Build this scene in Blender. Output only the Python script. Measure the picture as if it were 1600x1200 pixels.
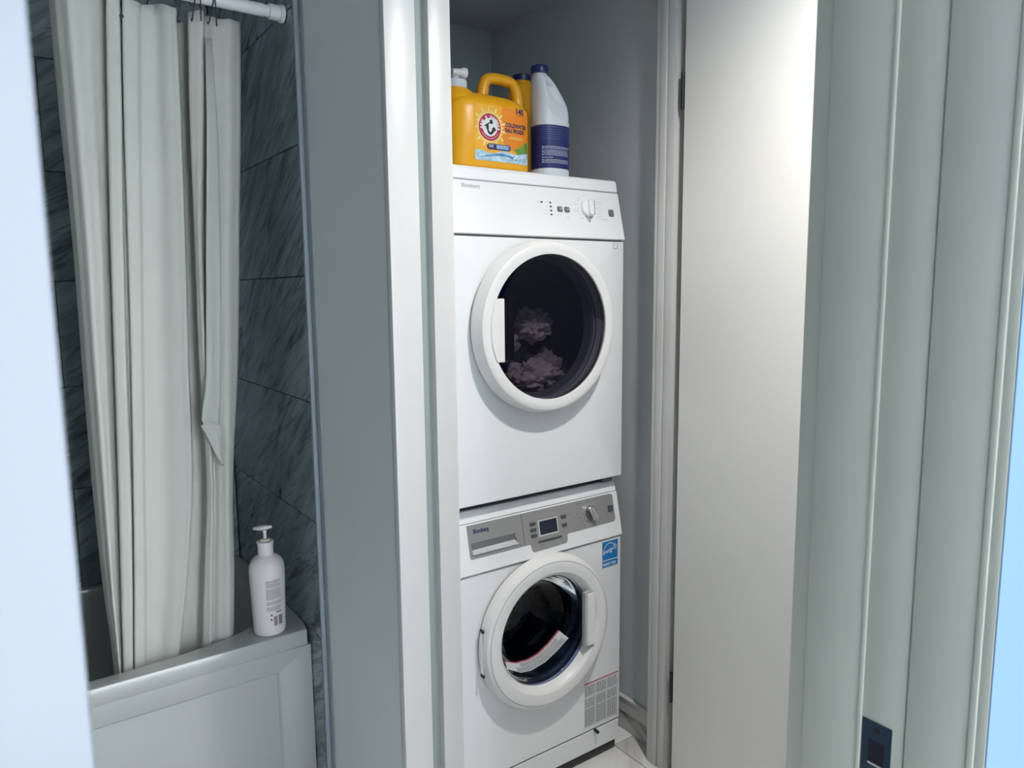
import bpy, bmesh, math, random
from mathutils import Vector, Matrix
random.seed(7)
for o in list(bpy.data.objects): bpy.data.objects.remove(o)
S = bpy.context.scene
COL = S.collection
PI = math.pi

# ------------------------------------------------------------------ camera
CF = 1135.7; CC = Vector((-0.8674, -1.5143, 1.4089))
FW = Vector((0.573167, 0.80932723, -0.12833171))
RT = Vector((0.81530339, -0.57895128, -0.00978743))
UP = Vector((0.08221904, 0.09901945, 0.991683))
cam = bpy.data.cameras.new('camera'); camo = bpy.data.objects.new('camera', cam); COL.objects.link(camo)
M = Matrix((( RT.x, UP.x, -FW.x, CC.x), (RT.y, UP.y, -FW.y, CC.y), (RT.z, UP.z, -FW.z, CC.z), (0, 0, 0, 1)))
camo.matrix_world = M
cam.sensor_fit = 'HORIZONTAL'; cam.sensor_width = 36; cam.lens = CF/1600*36; cam.clip_start = .02
cam.dof.use_dof = True; cam.dof.focus_distance = 2.0; cam.dof.aperture_fstop = 11
S.camera = camo
S.view_settings.view_transform = 'Standard'; S.view_settings.look = 'None'
S.view_settings.gamma = 1; S.view_settings.use_curve_mapping = False
S.view_settings.exposure = 0.25
# ------------------------------------------------------------------ world: daylight that enters the hall from behind
w = bpy.data.worlds.new('world'); S.world = w; w.use_nodes = True
w.node_tree.nodes['Background'].inputs[0].default_value = (.84, .92, 1.0, 1)
w.node_tree.nodes['Background'].inputs[1].default_value = 8.0
# ------------------------------------------------------------------ recessed ceiling spot in the bathroom
LX, LY, LZ = .20, -.97, 2.40
sp = bpy.data.lights.new('ceiling_spot', 'SPOT'); spo = bpy.data.objects.new('ceiling_spot', sp); COL.objects.link(spo)
spo.location = (LX, LY, LZ); sp.energy = 88; sp.color = (1, .97, .92); sp.spot_size = math.radians(160); sp.spot_blend = 1.0
sp.shadow_soft_size = .045

def px(x, y, Y):
    """point on the plane Y = const seen at pixel x, y"""
    d = FW + RT*((x-800)/CF) - UP*((y-600)/CF)
    return CC + d*((Y-CC.y)/d.y)

# ------------------------------------------------------------------ materials
def sub(part, *os):
    for o in os: o.parent = part; o.matrix_parent_inverse = Matrix.Identity(4)
    return os[0]

def mat(name, col, rough=.5, metal=0, spec=.5, coat=0, bump=0, bscale=60, var=0, vscale=4, trans=0):
    m = bpy.data.materials.new(name); m.use_nodes = True
    n = m.node_tree.nodes; l = m.node_tree.links; b = n['Principled BSDF']
    b.inputs['Base Color'].default_value = (*col, 1); b.inputs['Roughness'].default_value = rough
    b.inputs['Metallic'].default_value = metal; b.inputs['Specular IOR Level'].default_value = spec
    b.inputs['Coat Weight'].default_value = coat; b.inputs['Transmission Weight'].default_value = trans
    tc = n.new('ShaderNodeTexCoord')
    if var:
        nz = n.new('ShaderNodeTexNoise'); nz.inputs['Scale'].default_value = vscale; nz.inputs['Detail'].default_value = 5
        rp = n.new('ShaderNodeValToRGB'); rp.color_ramp.elements[0].position = .3; rp.color_ramp.elements[1].position = .7
        rp.color_ramp.elements[0].color = (*[c*(1-var) for c in col], 1); rp.color_ramp.elements[1].color = (*[min(1, c*(1+var*.5)) for c in col], 1)
        l.new(tc.outputs['Object'], nz.inputs['Vector']); l.new(nz.outputs['Fac'], rp.inputs[0]); l.new(rp.outputs[0], b.inputs['Base Color'])
    if bump:
        nz = n.new('ShaderNodeTexNoise'); nz.inputs['Scale'].default_value = bscale; nz.inputs['Detail'].default_value = 4
        bp = n.new('ShaderNodeBump'); bp.inputs['Strength'].default_value = bump; bp.inputs['Distance'].default_value = .002
        l.new(tc.outputs['Object'], nz.inputs['Vector']); l.new(nz.outputs['Fac'], bp.inputs['Height']); l.new(bp.outputs[0], b.inputs['Normal'])
    return m

def marble(name, base, dark, light, rot, rough, sc=(9, 1.6), lo=.38, hi=.52, fine=.8):
    m = bpy.data.materials.new(name); m.use_nodes = True
    n = m.node_tree.nodes; l = m.node_tree.links; b = n['Principled BSDF']; b.inputs['Roughness'].default_value = rough
    tc = n.new('ShaderNodeTexCoord'); oi = n.new('ShaderNodeObjectInfo'); sx = n.new('ShaderNodeSeparateXYZ')
    l.new(tc.outputs['Object'], sx.inputs[0])
    sub = n.new('ShaderNodeMath'); sub.operation = 'SUBTRACT'; l.new(sx.outputs[0], sub.inputs[0]); l.new(sx.outputs[1], sub.inputs[1])
    mul = n.new('ShaderNodeMath'); mul.operation = 'MULTIPLY'; mul.inputs[1].default_value = 37; l.new(oi.outputs['Random'], mul.inputs[0])
    def streak(rz, s, detail):
        cb = n.new('ShaderNodeCombineXYZ'); l.new(sub.outputs[0], cb.inputs[0]); l.new(sx.outputs[2], cb.inputs[1]); l.new(mul.outputs[0], cb.inputs[2])
        vr = n.new('ShaderNodeVectorRotate'); vr.rotation_type = 'Z_AXIS'; vr.inputs['Angle'].default_value = rz
        l.new(cb.outputs[0], vr.inputs['Vector'])
        mp = n.new('ShaderNodeMapping'); mp.inputs['Scale'].default_value = (s[0], s[1], 1); l.new(vr.outputs[0], mp.inputs[0])
        nz = n.new('ShaderNodeTexNoise'); nz.inputs['Scale'].default_value = 1; nz.inputs['Detail'].default_value = detail
        nz.inputs['Roughness'].default_value = .62; nz.inputs['Distortion'].default_value = .8
        l.new(mp.outputs[0], nz.inputs['Vector']); return nz
    a = streak(rot, (sc[1], sc[0]), 6); c = streak(rot+.25, (sc[1]*2.5, sc[0]*3.2), 8)
    r1 = n.new('ShaderNodeValToRGB'); e = r1.color_ramp.elements
    e[0].position = lo; e[0].color = (*dark, 1); e[1].position = hi; e[1].color = (*base, 1)
    x = e.new(hi+.16); x.color = (*light, 1); l.new(a.outputs['Fac'], r1.inputs[0])
    r2 = n.new('ShaderNodeValToRGB'); r2.color_ramp.elements[0].position = .36; r2.color_ramp.elements[1].position = .5
    r2.color_ramp.elements[0].color = (.4, .4, .4, 1); r2.color_ramp.elements[1].color = (1, 1, 1, 1); l.new(c.outputs['Fac'], r2.inputs[0])
    mx = n.new('ShaderNodeMix'); mx.data_type = 'RGBA'; mx.blend_type = 'MULTIPLY'; mx.inputs[0].default_value = fine
    l.new(r1.outputs[0], mx.inputs[6]); l.new(r2.outputs[0], mx.inputs[7]); l.new(mx.outputs[2], b.inputs['Base Color'])
    bp = n.new('ShaderNodeBump'); bp.inputs['Strength'].default_value = .15; bp.inputs['Distance'].default_value = .001
    l.new(c.outputs['Fac'], bp.inputs['Height']); l.new(bp.outputs[0], b.inputs['Normal'])
    return m

def glass(name, tint, op=.0, dark=(.0, .0, .02), ior=1.22):
    """clear or tinted pane: coloured transparency, some opaque body colour, glossy by Fresnel"""
    m = bpy.data.materials.new(name); m.use_nodes = True; n = m.node_tree.nodes; l = m.node_tree.links
    out = n['Material Output']; n.remove(n['Principled BSDF'])
    t = n.new('ShaderNodeBsdfTransparent'); t.inputs[0].default_value = (*tint, 1)
    d = n.new('ShaderNodeBsdfDiffuse'); d.inputs[0].default_value = (*dark, 1)
    g = n.new('ShaderNodeBsdfGlossy'); g.inputs['Roughness'].default_value = .02
    f = n.new('ShaderNodeFresnel'); f.inputs[0].default_value = ior
    m1 = n.new('ShaderNodeMixShader'); m1.inputs[0].default_value = op; l.new(t.outputs[0], m1.inputs[1]); l.new(d.outputs[0], m1.inputs[2])
    m2 = n.new('ShaderNodeMixShader'); l.new(f.outputs[0], m2.inputs[0]); l.new(m1.outputs[0], m2.inputs[1]); l.new(g.outputs[0], m2.inputs[2])
    l.new(m2.outputs[0], out.inputs[0]); return m

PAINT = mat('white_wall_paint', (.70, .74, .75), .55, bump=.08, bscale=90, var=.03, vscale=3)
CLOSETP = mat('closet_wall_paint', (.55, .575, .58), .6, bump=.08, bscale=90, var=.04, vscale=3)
TRIM = mat('satin_trim_paint', (.58, .57, .55), .35, bump=.04, bscale=30, var=.03, vscale=5)
HALLP = mat('pale_blue_hall_paint', (.15, .235, .33), .5, bump=.05, bscale=60, var=.02)
JAMBP = mat('greenish_grey_door_frame_paint', (.47, .475, .41), .4, bump=.05, bscale=25, var=.05, vscale=4)
DOORP = mat('cream_door_paint', (.86, .835, .79), .4, bump=.05, bscale=40, var=.04, vscale=2)
CEIL = mat('ceiling_paint', (.7, .7, .7), .8, bump=.1, bscale=150)
SLATE = marble('slate_blue_marble_tile', (.18, .235, .26), (.05, .075, .095), (.27, .33, .355), -.75, .25, sc=(16, 2.2), lo=.30, hi=.44)
FLOORM = marble('white_marble_floor_tile', (.72, .70, .66), (.40, .38, .35), (.80, .79, .76), .5, .25, sc=(4, 1), lo=.30, hi=.42, fine=.3)
GREYM = marble('grey_marble_base_tile', (.42, .40, .38), (.22, .21, .20), (.55, .54, .52), .2, .3, sc=(14, 2))
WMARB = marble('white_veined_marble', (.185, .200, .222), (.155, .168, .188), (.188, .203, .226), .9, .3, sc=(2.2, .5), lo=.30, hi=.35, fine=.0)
GROUT = mat('dark_grout', (.03, .045, .055), .9, bump=.2, bscale=200)
ENAM = mat('white_appliance_enamel', (.86, .86, .865), .28, coat=.2, bump=.01, bscale=200)
ENAMP = mat('white_appliance_plastic', (.84, .84, .84), .35, bump=.015, bscale=250)
RINGM = mat('warm_white_door_plastic', (.82, .805, .79), .38, bump=.015, bscale=250)
SEAM = mat('seam_grey', (.28, .28, .285), .7, var=.1)
DARK = mat('dark_navy_plastic', (.012, .018, .035), .35, var=.1)
BLACK = mat('black_plastic', (.01, .011, .014), .4, var=.1)
SILV = mat('silver_fascia', (.36, .355, .345), .38, metal=.35, bump=.02, bscale=300)
BUTN = mat('dark_grey_button', (.08, .085, .09), .4, var=.05)
GREYP = mat('grey_plastic', (.16, .165, .17), .4, var=.05)
CHROME = mat('brushed_chrome', (.75, .75, .76), .22, metal=1, bump=.01)
PRINTG = mat('grey_print', (.22, .22, .23), .6, var=.02)
PRINTL = mat('light_grey_print', (.5, .5, .5), .6, var=.02)
PRINTN = mat('navy_print', (.02, .02, .10), .5, var=.02)
PRINTK = mat('black_print', (.012, .012, .014), .6, var=.02)
WPAPER = mat('white_sticker_paper', (.82, .82, .82), .5, var=.02)
PALEPAPER = mat('pale_grey_sticker_paper', (.70, .70, .70), .5, var=.02)
REDP = mat('red_print', (.45, .01, .04), .5, var=.03)
BLUEP = mat('blue_print', (.01, .19, .47), .4, var=.03)
YEL = mat('yellow_jug_plastic', (.90, .42, .006), .32, bump=.03, bscale=40, var=.03)
ORNG = mat('orange_print', (.92, .26, .008), .4, var=.12, vscale=12)
AMB = mat('amber_print', (.95, .44, .015), .4, var=.05, vscale=14)
PALEY = mat('pale_yellow_print', (.95, .72, .22), .4, var=.15, vscale=30)
GREENP = mat('green_leaf_print', (.16, .34, .05), .4, var=.5, vscale=40)
WATER = mat('water_splash_print', (.50, .70, .82), .4, var=.35, vscale=70)
WATERD = mat('blue_water_print', (.10, .34, .60), .4, var=.5, vscale=50)
CAPN = mat('navy_cap_plastic', (.012, .018, .11), .35, bump=.03, bscale=200)
LABN = mat('navy_label', (.010, .020, .13), .4, var=.12, vscale=12)
WPLAS = mat('white_bottle_plastic', (.62, .65, .70), .38, bump=.02, bscale=30)
PINKW = mat('offwhite_bottle_plastic', (.66, .63, .62), .42, bump=.02, bscale=30)
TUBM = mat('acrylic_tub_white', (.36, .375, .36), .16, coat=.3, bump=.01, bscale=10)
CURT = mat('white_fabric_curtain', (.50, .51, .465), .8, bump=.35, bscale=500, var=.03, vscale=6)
WIRE = mat('dark_steel_wire', (.05, .05, .055), .35, metal=.8, bump=.01)
RODM = mat('white_rod_paint', (.72, .73, .74), .3, bump=.01)
BRONZE = mat('dark_blued_steel', (.006, .028, .05), .4, metal=.2, var=.1, vscale=50)
HOLE = mat('dark_hole', (.004, .003, .012), .8, var=.1)
TRIMB = mat('pale_blue_metal_trim', (.28, .33, .37), .5, metal=0, bump=.01)
DRUM = mat('steel_drum', (.07, .08, .12), .35, metal=.5, bump=.05, bscale=40)
DDRUM = mat('dark_drum_interior', (.05, .06, .09), .6, bump=.05, bscale=20)
GASK = mat('grey_rubber_gasket', (.03, .045, .055), .5, bump=.05, bscale=20)
CLOTH1 = mat('dusty_beige_cloth', (.62, .50, .44), .9, bump=.5, bscale=60, var=.25, vscale=10)
CLOTH2 = mat('grey_blue_cloth', (.28, .33, .38), .9, bump=.5, bscale=60, var=.25, vscale=10)
CLOTH3 = mat('taupe_cloth', (.46, .38, .33), .9, bump=.5, bscale=60, var=.25, vscale=10)
DGLASS = glass('dark_blue_tinted_glass', (.44, .43, .50), .10, (.0, .004, .05))
CGLASS = glass('clear_door_glass', (.50, .56, .72), .06, (.0, .005, .02))
# ------------------------------------------------------------------ object helpers
def ob(name, me, m, parent=None, loc=(0, 0, 0), rot=(0, 0, 0), smooth=None):
    o = bpy.data.objects.new(name, me); COL.objects.link(o); o.location = loc; o.rotation_euler = rot
    if m:
        if isinstance(m, (list, tuple)):
            for q in m: me.materials.append(q)
        else: me.materials.append(m)
    if parent: o.parent = parent
    if smooth is not None:
        for p in me.polygons: p.use_smooth = True
        if smooth > 0:
            me.set_sharp_from_angle(angle=math.radians(smooth))
    return o
def fix(bm):
    bmesh.ops.recalc_face_normals(bm, faces=bm.faces); me = bpy.data.meshes.new('m'); bm.to_mesh(me); bm.free(); return me
def pyd(vs, fs, recalc=True):
    me = bpy.data.meshes.new('m'); me.from_pydata([tuple(v) for v in vs], [], fs); me.update()
    if recalc:
        bm = bmesh.new(); bm.from_mesh(me); bmesh.ops.recalc_face_normals(bm, faces=bm.faces); bm.to_mesh(me); bm.free()
    return me
def boxbm(bm, a, b, bev=0, seg=2):
    g = bmesh.ops.create_cube(bm, size=1)
    vs = g['verts']
    for v in vs: v.co = Vector((a[i]+(b[i]-a[i])*(v.co[i]+.5) for i in range(3)))
    if bev:
        es = list({e for v in vs for e in v.link_edges})
        bmesh.ops.bevel(bm, geom=es, offset=bev, segments=seg, affect='EDGES', profile=.5)
def box(name, a, b, m, parent=None, bev=0, seg=2):
    bm = bmesh.new(); boxbm(bm, a, b, bev, seg); return ob(name, fix(bm), m, parent, smooth=40 if bev else None)
def boxes(name, L, m, parent=None, bev=0):
    bm = bmesh.new()
    for a, b in L: boxbm(bm, a, b, bev, 2)
    return ob(name, fix(bm), m, parent, smooth=40 if bev else None)
def tag(o, label, cat, group=None, kind=None):
    o['label'] = label
    if cat: o['category'] = cat
    if group: o['group'] = group
    if kind: o['kind'] = kind
    return o
def thing(name, loc, label, cat, group=None):
    o = bpy.data.objects.new(name, None); COL.objects.link(o); o.location = loc; o.empty_display_size = .05
    return tag(o, label, cat, group)
def st(o): o['kind'] = 'structure'; return o
def sbox(name, a, b, m, bev=0): return st(box(name, a, b, m, bev=bev))
def up_parent(o, root):
    """parent while keeping world coordinates baked in the mesh"""
    o.parent = root; o.matrix_parent_inverse = Matrix.Translation(-Vector(root.location)); return o
def lathe(prof, n=32, axis='Z', c=(0, 0, 0)):
    """prof: list of (r, h). axis Z = upright, Y = facing -Y (h measured along +Y)"""
    vs = []; fs = []
    for r, h in prof:
        for i in range(n):
            a = 2*PI*i/n
            if axis == 'Z': vs.append((c[0]+r*math.cos(a), c[1]+r*math.sin(a), c[2]+h))
            else: vs.append((c[0]+r*math.cos(a), c[1]+h, c[2]+r*math.sin(a)))
    for k in range(len(prof)-1):
        for i in range(n): fs.append((k*n+i, k*n+(i+1) % n, (k+1)*n+(i+1) % n, (k+1)*n+i))
    if prof[0][0] > 1e-4 and prof[0] != prof[-1]: pass
    return vs, fs
def lathe_ob(name, prof, m, parent=None, n=32, axis='Z', c=(0, 0, 0), cap0=False, cap1=False, smooth=35):
    vs, fs = lathe(prof, n, axis, c)
    if cap0: fs.append(tuple(range(n)))
    if cap1: fs.append(tuple((len(prof)-1)*n+i for i in range(n)))
    return ob(name, pyd(vs, fs), m, parent, smooth=smooth)
def tube(pts, r, n=10, closed=False):
    pts = [Vector(p) for p in pts]; vs = []; fs = []; N = len(pts); prev = None
    for k, p in enumerate(pts):
        if closed: t = (pts[(k+1) % N]-pts[k-1]).normalized()
        else: t = (pts[min(k+1, N-1)]-pts[max(k-1, 0)]).normalized()
        ref = prev if prev else (Vector((0, 0, 1)) if abs(t.z) < .9 else Vector((1, 0, 0)))
        u = (ref - t*ref.dot(t)).normalized(); prev = u; v = t.cross(u)
        rr = r[k] if isinstance(r, (list, tuple)) else r
        for i in range(n): a = 2*PI*i/n; vs.append(p+u*rr*math.cos(a)+v*rr*math.sin(a))
    for k in range(N if closed else N-1):
        for i in range(n): fs.append((k*n+i, k*n+(i+1) % n, ((k+1) % N)*n+(i+1) % n, ((k+1) % N)*n+i))
    if not closed: fs.append(tuple(range(n))); fs.append(tuple((N-1)*n+i for i in range(n)))
    return vs, fs
class Plane:
    """local frame of a flat front: (x, t) -> world, normal towards the viewer"""
    def __init__(s, y0, z0, dy, dz): s.y0, s.z0 = y0, z0; s.t = Vector((0, dy, dz)).normalized(); s.n = Vector((0, -s.t.z, s.t.y))
    def __call__(s, x, t, d=0): return Vector((x, s.y0, s.z0)) + s.t*t + s.n*d
    def rot(s): return math.atan2(s.t.z, s.t.y)
FL = Plane(0, 0, 0, 1)
def plate(name, P, pts, d0, d1, m, parent, bev=0):
    """closed outline (x,t) extruded from offset d0 to d1 along the plane normal"""
    n = len(pts); vs = [P(x, t, d0) for x, t in pts]+[P(x, t, d1) for x, t in pts]
    fs = [tuple(range(n)), tuple(range(n, 2*n))]+[(i, (i+1) % n, n+(i+1) % n, n+i) for i in range(n)]
    me = pyd(vs, fs)
    if bev:
        bm = bmesh.new(); bm.from_mesh(me); bmesh.ops.bevel(bm, geom=list(bm.edges), offset=bev, segments=2, affect='EDGES'); me = fix(bm)
    return ob(name, me, m, parent, smooth=40 if bev else None)
def rect(x0, t0, x1, t1, r=0, n=4):
    if not r: return [(x0, t0), (x1, t0), (x1, t1), (x0, t1)]
    P = []
    for cx, cy, a0 in ((x1-r, t0+r, -90), (x1-r, t1-r, 0), (x0+r, t1-r, 90), (x0+r, t0+r, 180)):
        for k in range(n+1): a = math.radians(a0+90*k/n); P.append((cx+r*math.cos(a), cy+r*math.sin(a)))
    return P
def disc(cx, cy, r, n=32, a0=0, a1=360): return [(cx+r*math.cos(math.radians(a0+(a1-a0)*k/n)), cy+r*math.sin(math.radians(a0+(a1-a0)*k/n))) for k in range(n if a1-a0 == 360 else n+1)]
def text(name, s, P, x, t, d, size, m, parent, bold=0, sx=1, shear=0, spin=0, align='LEFT', depth=.0002):
    cu = bpy.data.curves.new('t', 'FONT'); cu.body = s; cu.size = size; cu.extrude = depth; cu.offset = bold; cu.shear = shear
    cu.align_x = align; cu.align_y = 'CENTER' if align == 'CENTER' else 'BOTTOM_BASELINE'; cu.resolution_u = 3
    tmp = bpy.data.objects.new('t', cu); COL.objects.link(tmp); dg = bpy.context.evaluated_depsgraph_get(); dg.update()
    me = bpy.data.meshes.new_from_object(tmp.evaluated_get(dg)); bpy.data.objects.remove(tmp); bpy.data.curves.remove(cu)
    u = Vector((1, 0, 0)); o0 = P(x, t, d); c, s_ = math.cos(spin), math.sin(spin)
    for v in me.vertices:
        a, b = v.co.x*sx, v.co.y; a, b = a*c-b*s_, a*s_+b*c
        v.co = o0 + u*a + P.t*b + P.n*v.co.z
    me.materials.clear()
    return ob(name, me, m, parent)
def lines(name, P, L, d, m, parent):
    """flat printed bars: L of (x0, t0, x1, t1)"""
    vs = []; fs = []
    for x0, t0, x1, t1 in L:
        k = len(vs); vs += [P(x0, t0, d), P(x1, t0, d), P(x1, t1, d), P(x0, t1, d)]; fs.append((k, k+1, k+2, k+3))
    o = ob(name, pyd(vs, fs, False), m, parent)
    if len(L) > 1: o['kind'] = 'stuff'
    return o
def textlines(x0, x1, t0, t1, pitch, seed, wmin=.0012, wmax=.006, thick=.5):
    """tiny illegible print as dashes"""
    r = random.Random(seed); L = []; t = t1
    while t > t0+pitch*.5:
        x = x0; end = x1 - r.random()*(x1-x0)*.12
        while x < end:
            wd = r.uniform(wmin, wmax); L.append((x, t-pitch*thick, min(x+wd, end), t)); x += wd+wmin*.8
        t -= pitch
    return L

# ================================================================== SETTING
ft = st(box('floor', (-1.8, -3.0, -.10), (.9, 1.2, -.006), GROUT))
me_t = None
FTILES = []
for i in range(5):
    for j in range(7):
        x0 = -1.62+i*.605-.2; y0 = -3.0+j*.605
        x1 = min(x0+.602, .9); y1 = min(y0+.602, 1.2)
        bm = bmesh.new(); cx, cy = (x0+x1)/2, (y0+y1)/2
        boxbm(bm, (x0-cx, y0-cy, -.006), (x1-cx, y1-cy, 0), .001, 1)
        o = ob('tile', fix(bm), FLOORM, ft, loc=(cx, cy, 0))
sbox('ceiling', (-1.8, -3.0, 2.45), (.9, 1.2, 2.55), CEIL)
part = sbox('wall_partition', (-.21, -.150, 0), (-.05, 1.20, 2.45), PAINT)
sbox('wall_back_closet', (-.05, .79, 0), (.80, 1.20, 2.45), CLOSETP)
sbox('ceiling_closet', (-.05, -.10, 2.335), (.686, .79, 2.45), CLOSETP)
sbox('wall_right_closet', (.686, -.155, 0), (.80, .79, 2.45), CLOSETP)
sbox('wall_right', (.70, -1.056, 0), (.80, -.155, 2.45), PAINT)
sbox('wall_header_closet', (-.05, -.15, 2.24), (.686, -.10, 2.45), PAINT)
tb = sbox('wall_back_tub', (-1.8, 1.092, 0), (-.21, 1.20, 2.45), GROUT)
sbox('wall_left', (-1.85, -3.0, 0), (-1.74, 1.20, 2.45), PAINT)
# doorway wall between hall and bathroom
sbox('wall_front_left', (-1.74, -1.25, 0), (-.852, -1.056, 2.45), WMARB, bev=.002)
sbox('wall_front_right', (-.118, -1.242, 0), (.80, -1.056, 2.45), HALLP)
sbox('wall_header_doorway', (-.852, -1.242, 2.1), (-.118, -1.056, 2.45), HALLP)
sbox('wall_hall_light_blocker', (-1.85, -3.1, 0), (-.75, -3.0, 2.45), HALLP)  # unseen wall piece, added to keep hall daylight off the door jambs
sbox('wall_right_hall', (.80, -3.0, 0), (.9, -.2, 2.45), HALLP)
# bathroom door frame at the right: jamb, stop, extension, casing
dj = st(box('trim_doorway', (-.140, -1.130, 0), (-.118, -1.064, 2.1), JAMBP, bev=.0015))
box('rabbet', (-.1383, -1.1775, 0), (-.118, -1.1302, 2.1), JAMBP, dj, bev=.001)
box('extension', (-.1395, -1.236, 0), (-.118, -1.179, 2.1), JAMBP, dj, bev=.001)
box('edge_bead', (-.1405, -1.2430, 0), (-.118, -1.2365, 2.1), JAMBP, dj, bev=.001)
box('edge_return', (-.1385, -1.2520, 0), (-.118, -1.2432, 2.1), JAMBP, dj, bev=.0005)
box('far_casing', (-.1355, -1.0635, 0), (-.04, -1.042, 2.1), JAMBP, dj, bev=.0015)
box('stop_bead', (-.1408, -1.1335, 0), (-.138, -1.128, 2.1), JAMBP, dj, bev=.0013)
hc = st(box('trim_hall_casing', (-.1380, -1.2535, 0), (-.090, -1.2432, 2.16), HALLP))
# strike plate on the rabbet
sk = thing('strike_plate', (-.1365, -1.154, .93), 'dark blued steel strike plate let into the grey door frame at lower right', 'strike plate')
def side_plate(name, pts, x0, x1, m, hole=None):
    n = len(pts); vs = [(x0, y, z) for y, z in pts]+[(x1, y, z) for y, z in pts]
    fs = [tuple(range(n)), tuple(range(n, 2*n))]+[(i, (i+1) % n, n+(i+1) % n, n+i) for i in range(n)]
    return up_parent(ob(name, pyd(vs, fs), m), sk)
sy0, sy1, sz1, sz0 = -1.1660, -1.1345, .949, .884
hy0, hy1, hz1, hz0 = -1.1590, -1.1420, .9285, .9030
# plate as frame around the latch hole
fr = []
for a, b in (((-.1394, sy0, hz1), (-.1384, sy1, sz1)), ((-.1394, sy0, sz0), (-.1384, sy1, hz0)), ((-.1394, sy0, hz0), (-.1384, hy0, hz1)), ((-.1394, hy1, hz0), (-.1384, sy1, hz1))): fr.append((a, b))
up_parent(boxes('plate', fr, BRONZE), sk)
up_parent(box('latch_hole', (-.1388, hy0, hz0), (-.1384, hy1, hz1), HOLE), sk)
up_parent(box('latch_lip', (-.1405, hy0+.0005, hz0-.0022), (-.1384, hy1-.0005, hz0+.0002), CHROME, bev=.0004), sk)
vs, fs = lathe([(.0001, 0), (.0032, 0), (.0032, .001)], 14, 'Z')
scm = pyd([(z-.1402, -1.1500+x, .9400+y) for x, y, z in vs], fs); up_parent(ob('screw', scm, HOLE), sk)
scm2 = pyd([(z-.1402, -1.1500+x, .8930+y) for x, y, z in vs], fs); up_parent(ob('screw', scm2, HOLE), sk)

# closet frame -------------------------------------------------------
cs = st(box('trim_closet_casing', (-.211, -.172, 0), (-.143, -.150, 2.30), TRIM, bev=.002))
gr = st(box('trim_closet_groove', (-.143, -.153, 0), (-.113, -.150, 2.24), mat('painted_groove_shade', (.26, .30, .285), .6, var=.03)))  # shade inside the groove is put into this darker colour
box('stop_lip', (-.143, -.1545, 0), (-.1385, -.153, 2.24), TRIM, gr)
jl = st(box('trim_closet_jamb_left', (-.114, -.172, 0), (-.063, -.085, 2.24), TRIM, bev=.002))
jr = st(box('trim_closet_jamb_right', (.632, -.152, 0), (.686, -.086, 2.24), TRIM, bev=.001))
box('stop_strip', (.627, -.100, 0), (.632, -.086, 2.24), TRIM, jr, bev=.0012)
box('stop_strip', (.624, -.1245, 0), (.632, -.1015, 2.24), TRIM, jr, bev=.0012)
box('stop_strip', (.6275, -.152, 0), (.632, -.126, 2.24), TRIM, jr, bev=.0012)
jh = st(box('trim_closet_head', (-.113, -.172, 2.24), (.686, -.150, 2.31), TRIM, bev=.002))
# baseboard in the closet: painted board above a strip of marble tile
bb = st(box('baseboard_right', (.676, -.085, .062), (.686, .79, .114), TRIM, bev=.002))
box('tile', (.679, -.085, 0), (.686, .35, .062), GREYM, bb)
box('tile', (.679, .352, 0), (.686, .79, .062), GREYM, bb)
box('cap', (.672, .0, .108), (.686, .79, .116), TRIM, bb, bev=.003)

# tiles of the tub alcove --------------------------------------------
ZR = [.484+.3215*k for k in range(7)]
def wtile(parent, kind, a0, a1, z0, z1):
    g = .0012; w_, h_ = a1-a0-2*g, z1-z0-2*g; bm = bmesh.new()
    if kind == 'end': boxbm(bm, (-.006, -w_/2, -h_/2), (.006, w_/2, h_/2), .0012, 1); loc = (-.216-.001, (a0+a1)/2, (z0+z1)/2)
    else: boxbm(bm, (-w_/2, -.006, -h_/2), (w_/2, .006, h_/2), .0012, 1); loc = ((a0+a1)/2, 1.085, (z0+z1)/2)
    loc = (loc[0], loc[1]+random.uniform(-.0003, .0003), loc[2])
    return ob('tile', fix(bm), SLATE, parent, loc=loc)
box('grout', (-.2125, .296, 0), (-.2098, 1.092, 2.45), GROUT, part)
zr = [0, .164] + ZR + [2.45]
zr = sorted(set([0.0, .1625] + ZR + [2.45]))
for k in range(len(zr)-1):
    off = .574 if k % 2 == 1 else .884
    cuts = [.296]+[c for c in (off-.62, off, off+.62) if .30 < c < 1.07]+[1.079]
    for a, b in zip(cuts[:-1], cuts[1:]): wtile(part, 'end', a, b, zr[k], zr[k+1])
    if k >= 1:
        o2 = -.40 if k % 2 else -.71
        cuts = sorted([c for c in (o2-.62*2, o2-.62, o2) if -1.74 < c < -.25]+[-1.74, -.224])
        for a, b in zip(cuts[:-1], cuts[1:]): wtile(tb, 'back', a, b, zr[k], zr[k+1])
tt = st(box('trim_tile_edge', (-.2235, .2845, 0), (-.21, .2958, 2.45), TRIMB, bev=.004))
box('flange', (-.2125, .256, 0), (-.21, .2842, 2.45), TRIMB, tt, bev=.001)

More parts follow.
